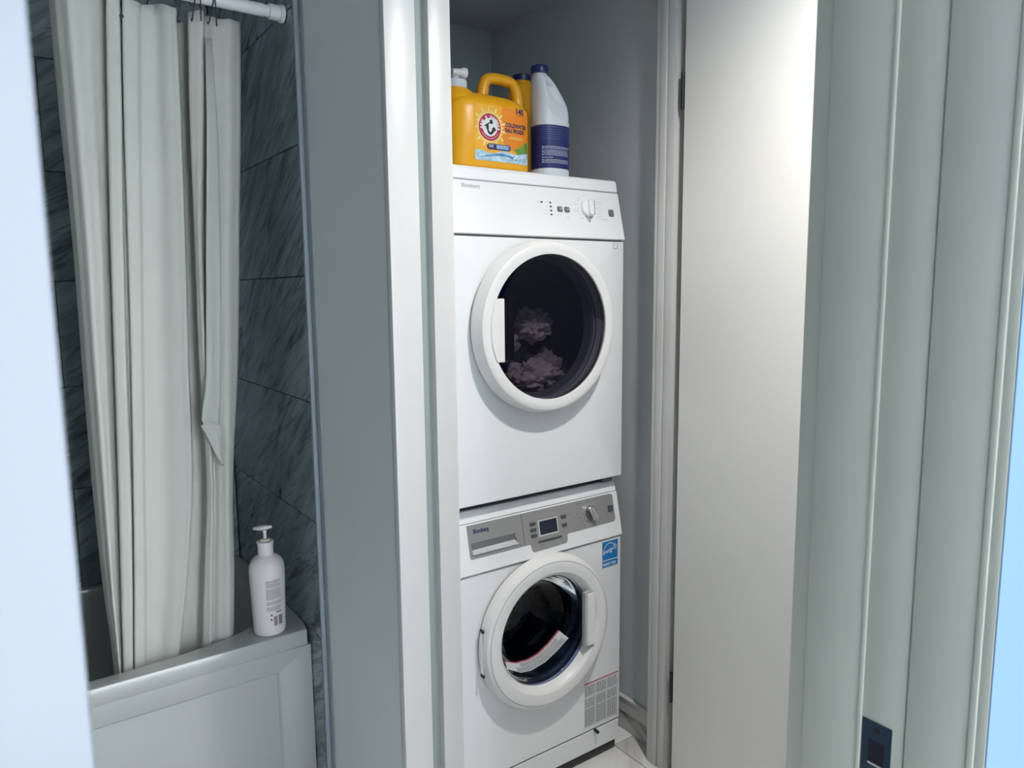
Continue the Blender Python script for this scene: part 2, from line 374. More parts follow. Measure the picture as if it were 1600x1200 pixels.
# ================================================================== BATHTUB
def superloop(cx, cy, ax, ay, n_, z, N=96):
    L = []
    for i in range(N):
        a = 2*PI*i/N; c, s = math.cos(a), math.sin(a)
        r = (abs(c)**n_+abs(s)**n_)**(-1/n_); L.append((cx+ax*r*c, cy+ay*r*s, z))
    return L
tub = thing('bathtub', (-.98, .72, 0), 'white acrylic bathtub with a recessed apron panel between the tiled walls', 'bathtub')
TX0, TX1, TY0, TY1 = -1.738, -.2245, .372, 1.076
loops = []
def rloop(ins, z):  # rectangle sampled by angle
    return superloop((TX0+TX1)/2, (TY0+TY1)/2, (TX1-TX0)/2-ins, (TY1-TY0)/2-ins, 60, z)
loops.append(rloop(.0006, .4395)); loops.append(rloop(0, .4405)); loops.append(rloop(0, .4805)); loops.append(rloop(.0012, .4832)); loops.append(rloop(.0042, .4845)); loops.append(rloop(.0060, .4845))
icx, icy = -.985, .735
for da, z in ((.0035, .4845), (.002, .4842), (0, .480), (-.006, .45), (-.03, .25), (-.06, .14), (-.11, .105), (-.2, .10)):
    loops.append(superloop(icx, icy, .705+da*1.6, .317+da*.55, 4.2, z))
vs = [v for L in loops for v in L]; N = 96; fs = []
for k in range(len(loops)-1):
    for i in range(N): fs.append((k*N+i, k*N+(i+1) % N, (k+1)*N+(i+1) % N, (k+1)*N+i))
fs.append(tuple((len(loops)-1)*N+i for i in range(N)))
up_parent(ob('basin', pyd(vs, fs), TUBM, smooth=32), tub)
# apron: face with a recessed panel
def apron():
    X0, X1, Z0, Z1 = TX0, TX1-.0004, .0, .4394; px0, px1, pz0, pz1 = -1.62, -.312, .055, .388
    yo, yi = TY0+.0004, TY0+.0085
    def rr(x0, z0, x1, z1, r, y): return [(x, y, z) for x, z in rect(x0, z0, x1, z1, r, 6)]
    A = rr(X0, Z0, X1, Z1, .0005, yo); B = rr(px0, pz0, px1, pz1, .012, yo)
    B2 = rr(px0+.003, pz0+.003, px1-.003, pz1-.003, .011, yo+.0015); C = rr(px0+.008, pz0+.008, px1-.008, pz1-.008, .008, yi); n = len(A)
    vs = A+B+B2+C; fs = [tuple(3*n+i for i in range(n))]
    for k in range(3):
        for i in range(n): fs.append((k*n+i, k*n+(i+1) % n, (k+1)*n+(i+1) % n, (k+1)*n+i))
    D = [(x, TY0+.03, z) for x, y, z in A]; b = len(vs); vs += D
    for i in range(n): fs.append((i, (i+1) % n, b+(i+1) % n, b+i))
    fs.append(tuple(b+i for i in range(n)))
    return pyd(vs, fs)
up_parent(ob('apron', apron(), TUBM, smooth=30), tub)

# ================================================================== LOTION BOTTLE on the tub rim
BX, BY, BZ = -.318, .428, .4847
lb = thing('pump_bottle', (BX, BY, BZ), 'off-white pump bottle standing on the corner of the tub rim', 'bottle')
prof = [(.001, .001), (.038, 0), (.041, .002), (.0425, .008), (.0435, .05), (.045, .10), (.0465, .15), (.047, .178), (.045, .192), (.040, .203), (.032, .211), (.0225, .217), (.021, .219)]
lathe_ob('body', prof, PINKW, lb, 40)
lathe_ob('collar', [(.001, .217), (.0205, .217), (.0205, .247), (.0225, .252), (.0225, .2555), (.014, .257), (.010, .258), (.001, .2585)], PINKW, lb, 32)
lathe_ob('ferrule', [(.011, .257), (.012, .258), (.012, .2615), (.006, .263), (.001, .263)], mat('yellowed_plastic', (.60, .57, .42), .4, var=.05), lb, 24)
lathe_ob('stem', [(.0045, .262), (.0045, .279), (.0065, .286)], PINKW, lb, 16)
def pump_head():
    vs = []; fs = []; secs = []
    for k in range(9):
        t = k/8; u = -.030+.050*t
        hw = .0105*math.sin(PI*min(1, max(.12, (t*.9+.12))))+.002; zc = .2905+.0045*(t)**1.2
        hh = .0035+.003*t*(1-t)*4
        secs.append((u, hw, hh, zc))
    n = 12
    dx, dy = Vector((.80, -.60, 0)), Vector((.60, .80, 0))
    for u, hw, hh, zc in secs:
        for i in range(n):
            a = 2*PI*i/n; p = dx*u + dy*hw*math.cos(a); vs.append((p.x, p.y, zc+hh*math.sin(a)))
    for k in range(len(secs)-1):
        for i in range(n): fs.append((k*n+i, k*n+(i+1) % n, (k+1)*n+(i+1) % n, (k+1)*n+i))
    fs.append(tuple(range(n))); fs.append(tuple((len(secs)-1)*n+i for i in range(n)))
    return pyd(vs, fs)
ob('pump_head', pump_head(), PINKW, lb, smooth=40)
def wrapped(L, rf, a0, cx, cy, cz):
    """bars (u, z0, u1, z1) wrapped round an upright cylinder, u in metres of arc; each bar split"""
    vs = []; fs = []
    for u0, z0, u1, z1 in L:
        m_ = max(1, int(abs(u1-u0)/.004))
        for q in range(m_):
            ua, ub = u0+(u1-u0)*q/m_, u0+(u1-u0)*(q+1)/m_; k = len(vs)
            for u, z in ((ua, z0), (ub, z0), (ub, z1), (ua, z1)):
                r = rf(z); a = a0+u/r; vs.append((cx+r*math.cos(a), cy+r*math.sin(a), cz+z))
            fs.append((k, k+1, k+2, k+3))
    return pyd(vs, fs, False)
rf = lambda z: .0432+(z-.0)*.0235+.0003
A0 = math.atan2(-.80, -.45)     # towards the camera
L = textlines(.006, .050, .138, .158, .0030, 1)+textlines(.006, .050, .103, .134, .0030, 2)+textlines(.006, .050, .088, .099, .0036, 3)+textlines(.006, .048, .072, .084, .003, 4)
ob('printed_text', wrapped(L, rf, A0, 0, 0, 0), PRINTG, lb)
L = [(.036, .030+.0045*k, .048, .0328+.0045*k) for k in range(6)] + [(.022, .030+.0045*k, .032, .0325+.0045*k) for k in range(6)] + [(.014, .046, .018, .051), (.015, .058, .019, .063), (.030, .066, .045, .0685)]
ob('printed_marks', wrapped(L, rf, A0, 0, 0, 0), PRINTK, lb)

# ================================================================== CURTAIN ROD, CURTAIN, HOOKS
RY, RZ = .352, 2.088
rod = thing('curtain_rod', (-.98, RY, RZ), 'white painted shower curtain rod spanning the tub with a round end flange', 'curtain rod')
vs, fs = tube([(-1.738, RY, RZ), (-.2247, RY, RZ)], .0135, 24); up_parent(ob('pole', pyd(vs, fs), RODM, smooth=40), rod)
vs, fs = tube([(-1.0, RY, RZ), (-.275, RY, RZ)], .0150, 24); up_parent(ob('sleeve', pyd(vs, fs), RODM, smooth=40), rod)
fl = tube([(-.262, RY, RZ), (-.2615, RY, RZ), (-.240, RY, RZ), (-.2395, RY, RZ), (-.236, RY, RZ), (-.2355, RY, RZ), (-.226, RY, RZ), (-.2248, RY, RZ)], [.0165, .018, .018, .0165, .0165, .021, .021, .019], 32)
up_parent(ob('end_flange', pyd(*fl), RODM, smooth=30), rod)

ROWS = [0, 180, 375, 560, 750, 900, 1060]
# columns: pixel x at the rows, depth offset (metres, + = away from viewer)
CCOL = [
 ([76, 92, 113, 128, 144, 160, 180], .055),
 ([88, 104, 122, 137, 153, 168, 184], .010),
 ([108, 122, 138, 150, 164, 175, 188], -.020),
 ([135, 142, 155, 163, 173, 180, 190], -.004),
 ([158, 156, 166, 172, 180, 185, 191], .012),
 ([166, 168, 172, 178, 184, 188, 192], .018),
 ([168, 170, 174, 180, 186, 190, 194], -.026),
 ([186, 189, 191, 195, 202, 205, 206], -.030),
 ([189, 191, 194, 199, 205, 207, 207], .006),
 ([191, 193, 198, 203, 207, 208, 208], .006),
 ([193, 195, 201, 206, 209, 211, 211], -.018),
 ([214, 214, 217, 219, 221, 223, 223], -.014),
 ([222, 222, 224, 226, 228, 230, 230], .004),
 ([240, 243, 247, 249, 252, 252, 248], .010),
 ([262, 268, 276, 282, 286, 280, 264], -.012),
 ([274, 281, 288, 293, 299, 290, 274], -.018),
 ([276, 283, 290, 295, 301, 292, 276], .060),
 ([293, 296, 303, 309, 318, 314, 308], .066),
 ([295, 297, 305, 312, 324, 320, 318], -.002),
 ([317, 316, 312, 320, 331, 331, 330], -.014),
 ([320, 322, 321, 326, 334, 333, 332], .012),
 ([335, 338, 337, 338, 345, 344, 343], -.004),
 ([357, 358, 356, 356, 356, 357, 357], -.016),
 ([375, 376, 374, 372, 364, 366, 364], .012)]
def cyy(yrow):   # curtain base depth: hangs from the rod and falls inside the rim
    return .362 + (.470-.362)*min(1, max(0, yrow/1000))**.8
def lerp_rows(arr, y):
    if y <= ROWS[0]: return arr[0]
    for k in range(len(ROWS)-1):
        if y <= ROWS[k+1]:
            t = (y-ROWS[k])/(ROWS[k+1]-ROWS[k])
            p0 = arr[max(0, k-1)]; p1 = arr[k]; p2 = arr[k+1]; p3 = arr[min(len(arr)-1, k+2)]
            return .5*((2*p1)+(-p0+p2)*t+(2*p0-5*p1+4*p2-p3)*t*t+(-p0+3*p1-3*p2+p3)*t**3)
    return arr[-1]
def curtain_mesh(cols, ztop, zbot, nz=54, sub=4, topdip=None, ysh=0):
    NC = (len(cols)-1)*sub+1; vs = []; fs = []
    for j in range(nz+1):
        z = ztop+(zbot-ztop)*j/nz
        for i in range(NC):
            k = min(i//sub, len(cols)-2); t = i/sub-k
            # pixel row of this height, found by a short iteration
            y = 500
            for _ in range(4):
                xa = lerp_rows(cols[k][0], y)*(1-t)+lerp_rows(cols[k+1][0], y)*t
                yy = cyy(max(0, y)); p = px(xa, y, yy); y = y - (z-p.z)*430
                y = max(-120, min(1150, y))
            ts = t*t*(3-2*t)
            d = cols[k][1]*(1-ts)+cols[k+1][1]*ts
            amp = 1 if y < 700 else 1-.35*(y-700)/450
            p = px(xa, y, cyy(max(0, y))+d*amp+ysh)
            zz = z
            if j == 0 and topdip: zz = z-topdip(xa)
            vs.append((p.x, p.y, zz))
    for j in range(nz):
        for i in range(NC-1): fs.append((j*NC+i, j*NC+i+1, (j+1)*NC+i+1, (j+1)*NC+i))
    return pyd(vs, fs, False)
cur = thing('shower_curtain', (-.53, .37, 2.05), 'white fabric shower curtain gathered in long folds inside the tub', 'curtain')
dip = lambda x: .010*(1+math.sin(x*.095))*.5
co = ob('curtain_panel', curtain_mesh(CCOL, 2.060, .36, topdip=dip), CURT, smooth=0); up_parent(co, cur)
md = co.modifiers.new('s', 'SOLIDIFY'); md.thickness = .0012
# torn front flap along the right fold
def flap():
    pts = []
    rows = [(60, 321, 330), (200, 323, 340), (375, 322, 345), (480, 322, 345), (575, 322, 344), (610, 320, 345), (632, 317, 344), (655, 314.5, 343), (662, 318, 343), (666, 313, 344), (690, 327, 345), (712, 338, 347), (728, 346, 349)]
    vs = []; fs = []; m_ = 6
    for y, a, b in rows:
        for i in range(m_+1):
            t = i/m_; x = a+(b-a)*t
            d = -.030+.016*t + (.006*math.sin(x*1.3+y*.05) if y > 570 else 0)
            vs.append(px(x, y, cyy(y)+d))
    for j in range(len(rows)-1):
        for i in range(m_): k = j*(m_+1)+i; fs.append((k, k+1, k+m_+2, k+m_+1))
    return pyd(vs, fs, False)
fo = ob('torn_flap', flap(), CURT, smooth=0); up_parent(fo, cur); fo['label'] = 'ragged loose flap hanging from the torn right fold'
md = fo.modifiers.new('s', 'SOLIDIFY'); md.thickness = .0012
def hook_mesh():
    pts = []
    for k in range(17):
        a = PI*(-.35)+2*PI*.86*k/16; pts.append((0, .019*math.cos(a), .019*math.sin(a)))
    pts += [(0, -.004, -.030), (0, .004, -.046), (0, .010, -.050), (0, .013, -.044)]
    pts = sorted(pts[:17], key=lambda p: 0)+pts[17:]
    return pyd(*tube(pts, .0013, 8))
hm = None
hk = [('second', 189, 'wire hook holding the curtain over the bright narrow fold'), ('', 278, 'wire hook with its end in the grommet left of the deep fold'),
      ('', 300, 'wire hook leftmost of the four bunched at the right of the curtain'), ('', 312, 'wire hook second from left of the four bunched at right'),
      ('', 326, 'wire hook third from left of the four bunched at right'), ('', 336, 'wire hook rightmost on the curtain rod')]
for _, x, lab in hk:
    p = px(x, 15, .36)
    me = hm.copy() if hm else hook_mesh(); hm = hm or me
    o = ob('curtain_hook', me, WIRE if me is hm else None, loc=(p.x, RY, RZ-.004), rot=(0, 0, random.uniform(-.35, .35)), smooth=60)
    tag(o, lab, 'hook', 'wire hooks along the curtain rod')
for x, y in ((190, 25), (279, 33)):
    p = px(x, y, .337 if x < 200 else .34); lathe_me = pyd(*lathe([(.0001, 0), (.0045, 0), (.0045, .001)], 14, 'Y'))
    up_parent(ob('grommet', lathe_me, WIRE, loc=p), cur)

# ================================================================== APPLIANCES
W = .597
def cabinet(z0, z1, cx, cz, r, yb=.55, b=.005, y0=0, hole_depth=.035, N=128):
    angs = [2*PI*i/N for i in range(N)]
    # make sure the corners are hit
    cors = [math.atan2(z-cz, x-cx) % (2*PI) for x in (b, W-b) for z in (z0+b, z1-b)]
    for c in cors:
        k = min(range(N), key=lambda i: abs((angs[i]-c+PI) % (2*PI)-PI)); angs[k] = c
    def rp(a, x0, x1, za, zb):
        c, s = math.cos(a), math.sin(a); t = 1e9
        if c > 1e-9: t = min(t, (x1-cx)/c)
        if c < -1e-9: t = min(t, (x0-cx)/c)
        if s > 1e-9: t = min(t, (zb-cz)/s)
        if s < -1e-9: t = min(t, (za-cz)/s)
        return cx+c*t, cz+s*t
    A = [(cx+r*math.cos(a), y0+hole_depth, cz+r*math.sin(a)) for a in angs]
    A1 = [(cx+r*math.cos(a), y0, cz+r*math.sin(a)) for a in angs]
    B = []; C1 = []; C2 = []; D = []
    for a in angs:
        x, z = rp(a, b, W-b, z0+b, z1-b); B.append((x, y0, z))
        ox = 0 if abs(x-b) > 1e-6 and abs(x-(W-b)) > 1e-6 else (-1 if x < cx else 1)
        oz = 0 if abs(z-(z0+b)) > 1e-6 and abs(z-(z1-b)) > 1e-6 else (-1 if z < cz else 1)
        C1.append((x+ox*b*.7, y0+b*.3, z+oz*b*.3)); C2.append((x+ox*b, y0+b, z+oz*b*.5)); D.append((x+ox*b, yb, z+oz*b*.5))
    L = [A, A1, B, C1, C2, D]; vs = [v for q in L for v in q]; fs = []
    for k in range(len(L)-1):
        for i in range(N): fs.append((k*N+i, k*N+(i+1) % N, (k+1)*N+(i+1) % N, (k+1)*N+i))
    fs.append(tuple(5*N+i for i in range(N)))
    return pyd(vs, fs)
def xprofile(name, prof, x0, x1, m, parent, bev=.003):
    """closed (y,z) outline extruded along x"""
    n = len(prof); vs = [(x0, y, z) for y, z in prof]+[(x1, y, z) for y, z in prof]
    fs = [tuple(range(n)), tuple(range(n, 2*n))]+[(i, (i+1) % n, n+(i+1) % n, n+i) for i in range(n)]
    bm = bmesh.new(); bm.from_mesh(pyd(vs, fs))
    if bev: bmesh.ops.bevel(bm, geom=list(bm.edges), offset=bev, segments=3, affect='EDGES', clamp_overlap=True)
    return ob(name, fix(bm), m, parent, smooth=24)

# ---------------- dryer (root at its base)
dr = thing('dryer', (.2985, .27, .862), 'white front-loading dryer with dark round door stacked on top of the washer', 'dryer')
DCX, DCZ = .2985, 1.3125
def D(o): return up_parent(o, dr)
D(ob('cabinet', cabinet(.864, 1.5425, DCX, DCZ, .188), ENAM, smooth=35))
DP = Plane(-.005, 1.5446, .2367, .972)
pb = DP(0, .1345)
D(xprofile('control_panel', [(-.005, 1.5446), (pb.y, pb.z), (.10, pb.z), (.10, 1.5446)], 0, W, ENAMP, None, .0018))
D(box('panel_seam', (.004, .008, 1.5415), (W-.004, .12, 1.5455), SEAM))
D(box('lid_seam', (.004, pb.y+.003, pb.z-.001), (W-.004, .12, pb.z+.003), SEAM))
D(xprofile('top_lid', [(pb.y-.001, pb.z+.002), (.030, 1.7035), (.036, 1.7105), (.050, 1.712), (.55, 1.712), (.55, pb.z+.002)], .001, W-.003, ENAM, None, .002))
D(box('rear_cabinet', (.003, .10, 1.5446), (W-.003, .55, pb.z), ENAM))
# door ring
rp = [(.189, -.030), (.1855, -.048), (.1868, -.0500), (.200, -.0512), (.2105, -.0508), (.2140, -.0490), (.2165, -.0430), (.2215, -.026), (.2232, -.018), (.2230, -.012), (.2185, -.006), (.189, -.006), (.189, -.030)]
D(lathe_ob('door_ring', rp, RINGM, None, 128, 'Y', (DCX, 0, DCZ), smooth=28))
D(lathe_ob('door_shadow_gap', [(.190, .0005), (.190, -.0065), (.212, -.0065), (.212, .0005)], DARK, None, 96, 'Y', (DCX, 0, DCZ)))
g = [(.1845*math.sin(a*PI/2/8), -.050-.004*math.cos(a*PI/2/8)) for a in range(9)]; g[0] = (.0005, g[0][1])
D(lathe_ob('door_glass', g, DGLASS, None, 96, 'Y', (DCX, 0.006, DCZ), smooth=60))
# handle slab at the left of the glass
def slab():
    pts = []
    for k in range(15):
        z = 1.233+(1.388-1.233)*k/14; dz = z-DCZ; pts.append((DCX-math.sqrt(.1905**2-dz*dz), z))
    return [(.1475, 1.233)]+[(.1475, 1.388)]+pts[::-1]
D(plate('door_handle', FL, slab(), .044, .0535, RINGM, None, .0012))
D(box('handle_recess', (.1475, -.0495, 1.236), (.178, -.0485, 1.386), glass('recess_dark', (.06, .05, .08), .5, (.004, .003, .012))))
# drum
D(lathe_ob('drum', [(.182, .01), (.24, .05), (.24, .42), (.001, .42)], DDRUM, None, 64, 'Y', (DCX, 0, DCZ)))
D(lathe_ob('drum_lip', [(.188, .0), (.182, .004), (.176, .03), (.182, .034), (.188, .034)], GREYP, None, 64, 'Y', (DCX, 0, DCZ)))
# controls
kc = DP(.4745, .0845)
def on_plane(vs, P, x, t, d=0):
    """vertices of an axis-Y lathe centred at 0 put on plane P (local -Y = outwards)"""
    o = P(x, t, d); return [o+Vector((1, 0, 0))*v[0]+P.t*v[2]-P.n*v[1] for v in vs]
def dial(P, x, t, prof, m, name, parent, n=40):
    vs, fs = lathe(prof, n, 'Y'); fs = fs+[tuple((len(prof)-1)*n+i for i in range(n))]
    return up_parent(ob(name, pyd(on_plane(vs, P, x, t), fs), m, smooth=35), parent)
kb = dial(DP, .4725, .0845, [(.0245, 0), (.0245, -.004), (.0232, -.007), (.0225, -.008), (.0215, -.0085)], ENAMP, 'dial', dr)
def ridge(P, x, t, ang, lw, ln, d0, d1, m, name, parent):
    c, s = math.cos(ang), math.sin(ang); out = rect(-lw, -ln, lw, ln, lw*.8, 4)
    pts = [(x+a*c-b*s, t+a*s+b*c) for a, b in out]
    return up_parent(plate(name, P, pts, d0, d1, m, None, .0012), parent)
ridge(DP, .4775, .0860, -.12, .0085, .0235, .008, .0150, ENAMP, 'dial_grip', dr)
ridge(DP, .4858, .0850, -.12, .0026, .0205, .008, .0148, GREYP, 'dial_shade', dr)
up_parent(plate('dial_pointer', DP, [(.4605, .0615), (.4845, .0615), (.4735, .0445)], .0002, .0012, mat('pointer_grey', (.42, .42, .41), .5), None), dr)
for x in (.3744, .3986): D(plate('button', DP, rect(x-.0085, .0695, x+.0085, .084, .003), -.001, .003, GREYP, None, .001)); 
L = []
for x in (.3744, .3986): L.append((x-.002, .0755, x+.005, .079))
D(lines('button_marks', DP, L, .0035, PRINTL, None))
D(plate('power_button', DP, rect(.5485, .066, .5665, .0855, .004), -.001, .003, GREYP, None, .001))
for x, t in ((.3165, .0928), (.3456, .093), (.3451, .0823), (.3443, .0716), (.3434, .0606)):
    D(plate('indicator_light', DP, rect(x-.0035, t-.0018, x+.0035, t+.0018, .001), 0, .0006, BLACK, None))
L = [(.300, .0930, .311, .0938), (.329, .0935, .339, .0943), (.326, .0825, .338, .0833), (.323, .0715, .337, .0723), (.320, .0605, .336, .0613),
     (.370, .093, .381, .0937), (.392, .094, .404, .0947), (.368, .0620, .380, .0627), (.392, .0625, .403, .0632), (.394, .057, .406, .0577), (.396, .0525, .408, .0532)]
for x0, t, wd in ((.463, .119, .010), (.441, .1115, .012), (.437, .1045, .012), (.424, .093, .018), (.430, .081, .014), (.419, .0745, .022), (.435, .0655, .012), (.442, .056, .014),
                 (.507, .105, .026), (.507, .0985, .020), (.506, .088, .018), (.506, .079, .018), (.504, .071, .016), (.502, .0625, .020), (.500, .0565, .010), (.516, .0555, .024)):
    L.append((x0, t, x0+wd, t+.0009))
D(lines('panel_print', DP, L, .0006, PRINTL, None))
D(text('brand_lettering', 'Blomberg', DP, .0775, .1160, .0004, .0145, PRINTL, None, bold=.0003, sx=.93))
D(lines('energy_square', FL, [(.5535, 1.5205, .5705, 1.5215), (.5535, 1.5345, .5705, 1.5352), (.5535, 1.5205, .5545, 1.5352), (.5695, 1.5205, .5705, 1.5352)], .0012, PRINTG, None))
# stacking gap
D(box('stacking_plate', (.012, .030, .850), (W-.012, .53, .866), BLACK))
D(box('foot', (.02, .022, .8482), (.055, .06, .8635), GREYP)); D(box('foot', (W-.055, .022, .8482), (W-.02, .06, .8635), GREYP))

# ---------------- garments in the dryer
def garment(seed, c, s, m, label):
    r = random.Random(seed); bm = bmesh.new(); bmesh.ops.create_icosphere(bm, subdivisions=5, radius=1)
    from mathutils import noise
    off = Vector((r.uniform(0, 50), r.uniform(0, 50), 0))
    for v in bm.verts:
        n0 = v.co.normalized(); k = noise.noise(n0*1.7+off); k2 = abs(noise.noise(n0*3.4+off*1.3)); k3 = abs(noise.noise(n0*8+off))
        f = .80+.35*k+.50*k2-.22*k3+.1
        v.co = Vector((n0.x*s[0]*f, n0.y*s[1]*f, n0.z*s[2]*f*(1 if n0.z > 0 else .8)))
    o = ob('garment', fix(bm), m, loc=c, smooth=0); return tag(o, label, 'clothing', 'laundry behind the dryer door')
garment(1, (.350, .105, 1.165), (.085, .050, .050), CLOTH1, 'dusty pink crumpled garment lying at the front of the dryer drum')
garment(2, (.455, .190, 1.180), (.055, .042, .048), CLOTH3, 'taupe crumpled garment at the right of the laundry in the dryer')
garment(3, (.400, .170, 1.300), (.060, .045, .050), CLOTH1, 'pale garment topmost of the laundry heap seen through dryer door')
garment(4, (.285, .180, 1.255), (.055, .045, .065), CLOTH3, 'brownish garment behind the dryer door handle, left of the heap')
garment(5, (.350, .270, 1.200), (.090, .055, .075), CLOTH2, 'grey-blue garment in the middle of the laundry heap')

# ---------------- washer
wa = thing('washer', (.2985, .27, 0), 'white front-loading washer with silver control fascia standing on the marble floor', 'washing machine')
def Wp(o): return up_parent(o, wa)
WCX, WCZ = .2985, .481
Wp(ob('cabinet', cabinet(.104, .6855, WCX, WCZ, .172), ENAM, smooth=35))
WP = Plane(-.006, .688, .208, .978)
tb_ = WP(0, .1295)
Wp(xprofile('control_panel', [(-.006, .688), (tb_.y, tb_.z), (.10, tb_.z), (.10, .688)], 0, W, ENAMP, None, .002))
Wp(box('panel_gap', (.003, .010, .683), (W-.003, .12, .690), SEAM))
Wp(box('lid_seam', (.003, tb_.y+.002, tb_.z-.001), (W-.003, .12, tb_.z+.002), SEAM))
Wp(xprofile('top_lid', [(tb_.y-.001, tb_.z+.0012), (.029, .844), (.034, .848), (.55, .848), (.55, tb_.z+.0012)], .001, W-.003, ENAM, None, .002))
Wp(box('rear_cabinet', (.003, .10, .688), (W-.003, .55, tb_.z), ENAM))
Wp(xprofile('kick_panel', [(.002, .1015), (.006, .034), (.02, .030), (.06, .030), (.06, .1015)], .001, W-.001, ENAM, None, .002))
Wp(box('kick_seam', (.004, .006, .1005), (W-.004, .05, .1055), SEAM))
Wp(box('base_frame', (.006, .012, .006), (W-.006, .54, .033), BLACK, bev=.003))
vs, fs = lathe([(.001, -.012), (.005, -.012), (.005, .004)], 14, 'Y', (.499, 0, .098)); Wp(ob('panel_screw', pyd(vs, fs), BLACK))
Wp(lines('kick_hatch_line', Plane(.002, 0, 0, 1), [(.505, .037, .5055, .099)], .0015, PRINTL, None))
for x in (.05, W-.05): Wp(lathe_ob('foot', [(.001, 0), (.02, 0), (.02, .007)], BLACK, None, 16, 'Z', (x, .06, 0))); 
for x in (.05, W-.05): Wp(lathe_ob('foot', [(.001, 0), (.02, 0), (.02, .007)], BLACK, None, 16, 'Z', (x, .5, 0)))
# fascia
f_tl, f_bl = (.0715, .1262), (.0765, .0365)
fasc = [(.2435, .1262), (.567, .1262), (.5755, .121), (.5755, .052), (.570, .0455), (.396, .0435), (.3915, .040), (.389, .024), (.384, .0195), (.271, .0175), (.2665, .022), (.2645, .036), (.262, .040), (.2435, .0405)]
Wp(plate('fascia', WP, fasc, .0002, .0016, SILV, None))
drw = [(.0715, .1262), (.2425, .1262), (.2425, .0405), (.080, .0395), (.0745, .043), (.0715, .120)]
# drawer front with an opening: frame pieces
hx0, hx1, ht0, ht1 = .0785, .2235, .0485, .0795
for nm, pts in (('detergent_drawer', [(.0715, .1262), (.2425, .1262), (.2425, ht1), (.0715, ht1)]),): dd = Wp(plate(nm, WP, pts, .0002, .0018, SILV, None))
Wp(plate('drawer_frame', WP, [(hx1, .0405), (.2425, .0405), (.2425, ht1), (hx1, ht1)], .0002, .0018, SILV, None))
Wp(plate('drawer_frame', WP, [(.0715, .044), (.0745, .0405), (hx1, .0405), (hx1, ht0), (hx0, ht0), (hx0, ht1), (.0715, ht1)], .0002, .0018, SILV, None))
Wp(plate('drawer_recess', WP, rect(hx0, ht0, hx1, ht1), .0001, .0004, GREYP, None))
Wp(plate('drawer_handle', WP, [(hx0, ht0+.001), (.2235, ht0+.001), (.2125, ht0+.0155), (hx0, ht0+.0145)], .0004, .006, mat('bright_silver_plastic', (.72, .72, .72), .3, metal=.2), None, .0015))
Wp(plate('drawer_bevel', WP, [(.2135, .0765), (.2232, .0795), (.2232, .0495), (.2200, .056)], .0004, .003, mat('shadow_silver_plastic', (.30, .32, .35), .4, metal=.2), None))
Wp(lines('fascia_outline', WP, [(.2424, .0405, .2436, .1262)], .0019, PRINTK, None))
Wp(text('brand_lettering', 'Blomberg', WP, .0880, .1035, .0019, .0150, PRINTN, None, bold=.0005, sx=.82))
Wp(plate('display_frame', WP, rect(.2945, .0535, .3625, .0975, .002), .0016, .0022, mat('pale_frame_plastic', (.62, .62, .62), .4), None))
Wp(plate('display', WP, rect(.2985, .0575, .3588, .0945), .0022, .0026, DARK, None))
for x, t, wd in ((.2770, .0925, .0095), (.2770, .0755, .0095), (.2770, .0600, .0095), (.3845, .0925, .0090), (.3842, .0690, .0085)):
    Wp(plate('button', WP, rect(x-wd, t-.0045, x+wd, t+.0045, .002), .0014, .0042, BUTN, None, .001))
Wp(plate('button_strip', WP, rect(.288, .0375, .371, .0435, .0028), .0014, .0036, BUTN, None, .001))
for k in range(4): Wp(lines('button_gap', WP, [(.3045+k*.0165, .0378, .3053+k*.0165, .0432)], .0040, PRINTK, None))
kk = dial(WP, .4830, .0835, [(.0232, 0), (.0232, -.0045), (.0222, -.006)], CHROME, 'dial', wa)
dial(WP, .4830, .0835, [(.0215, -.006), (.0205, -.0075)], BUTN, 'dial_face', wa)
ridge(WP, .4820, .0840, .30, .0085, .0205, .007, .0185, CHROME, 'dial_grip', wa)
ridge(WP, .4895, .0820, .30, .0035, .0180, .007, .0200, mat('dial_inlay', (.5, .5, .5), .4, metal=.3), 'dial_inlay', wa)
Wp(plate('power_button', WP, rect(.5510, .0745, .5700, .0930, .003), .0014, .0040, BUTN, None, .001))
L = []
for k, (x0, t, wd) in enumerate(((.437, .116, .022), (.472, .1185, .018), (.503, .1185, .010), (.433, .104, .012), (.507, .1085, .012), (.513, .0985, .010), (.431, .0905, .010), (.513, .0865, .012), (.434, .0785, .014), (.512, .0745, .010), (.440, .0665, .010), (.463, .0615, .012), (.485, .0570, .014), (.508, .0635, .012))):
    L.append((x0, t, x0+wd, t+.0013))
L += [(.262, .092, .268, .0932), (.262, .0755, .268, .0767), (.262, .0725, .267, .0735), (.262, .0600, .268, .0612), (.262, .0575, .266, .0585), (.288, .089, .2935, .0902), (.395, .094, .412, .0955),
      (.395, .0705, .406, .0717), (.378, .0600, .391, .0610), (.380, .057, .388, .058), (.298, .032, .304, .033), (.298, .029, .303, .030), (.338, .0315, .343, .0327), (.338, .0285, .343, .0297), (.362, .033, .370, .034), (.398, .033, .404, .034), (.405, .0325, .420, .0335)]
L = [q for q in L if q[1] > .0405 or q[0] < .385]
Wp(lines('panel_print', WP, L, .0020, PRINTG, None))
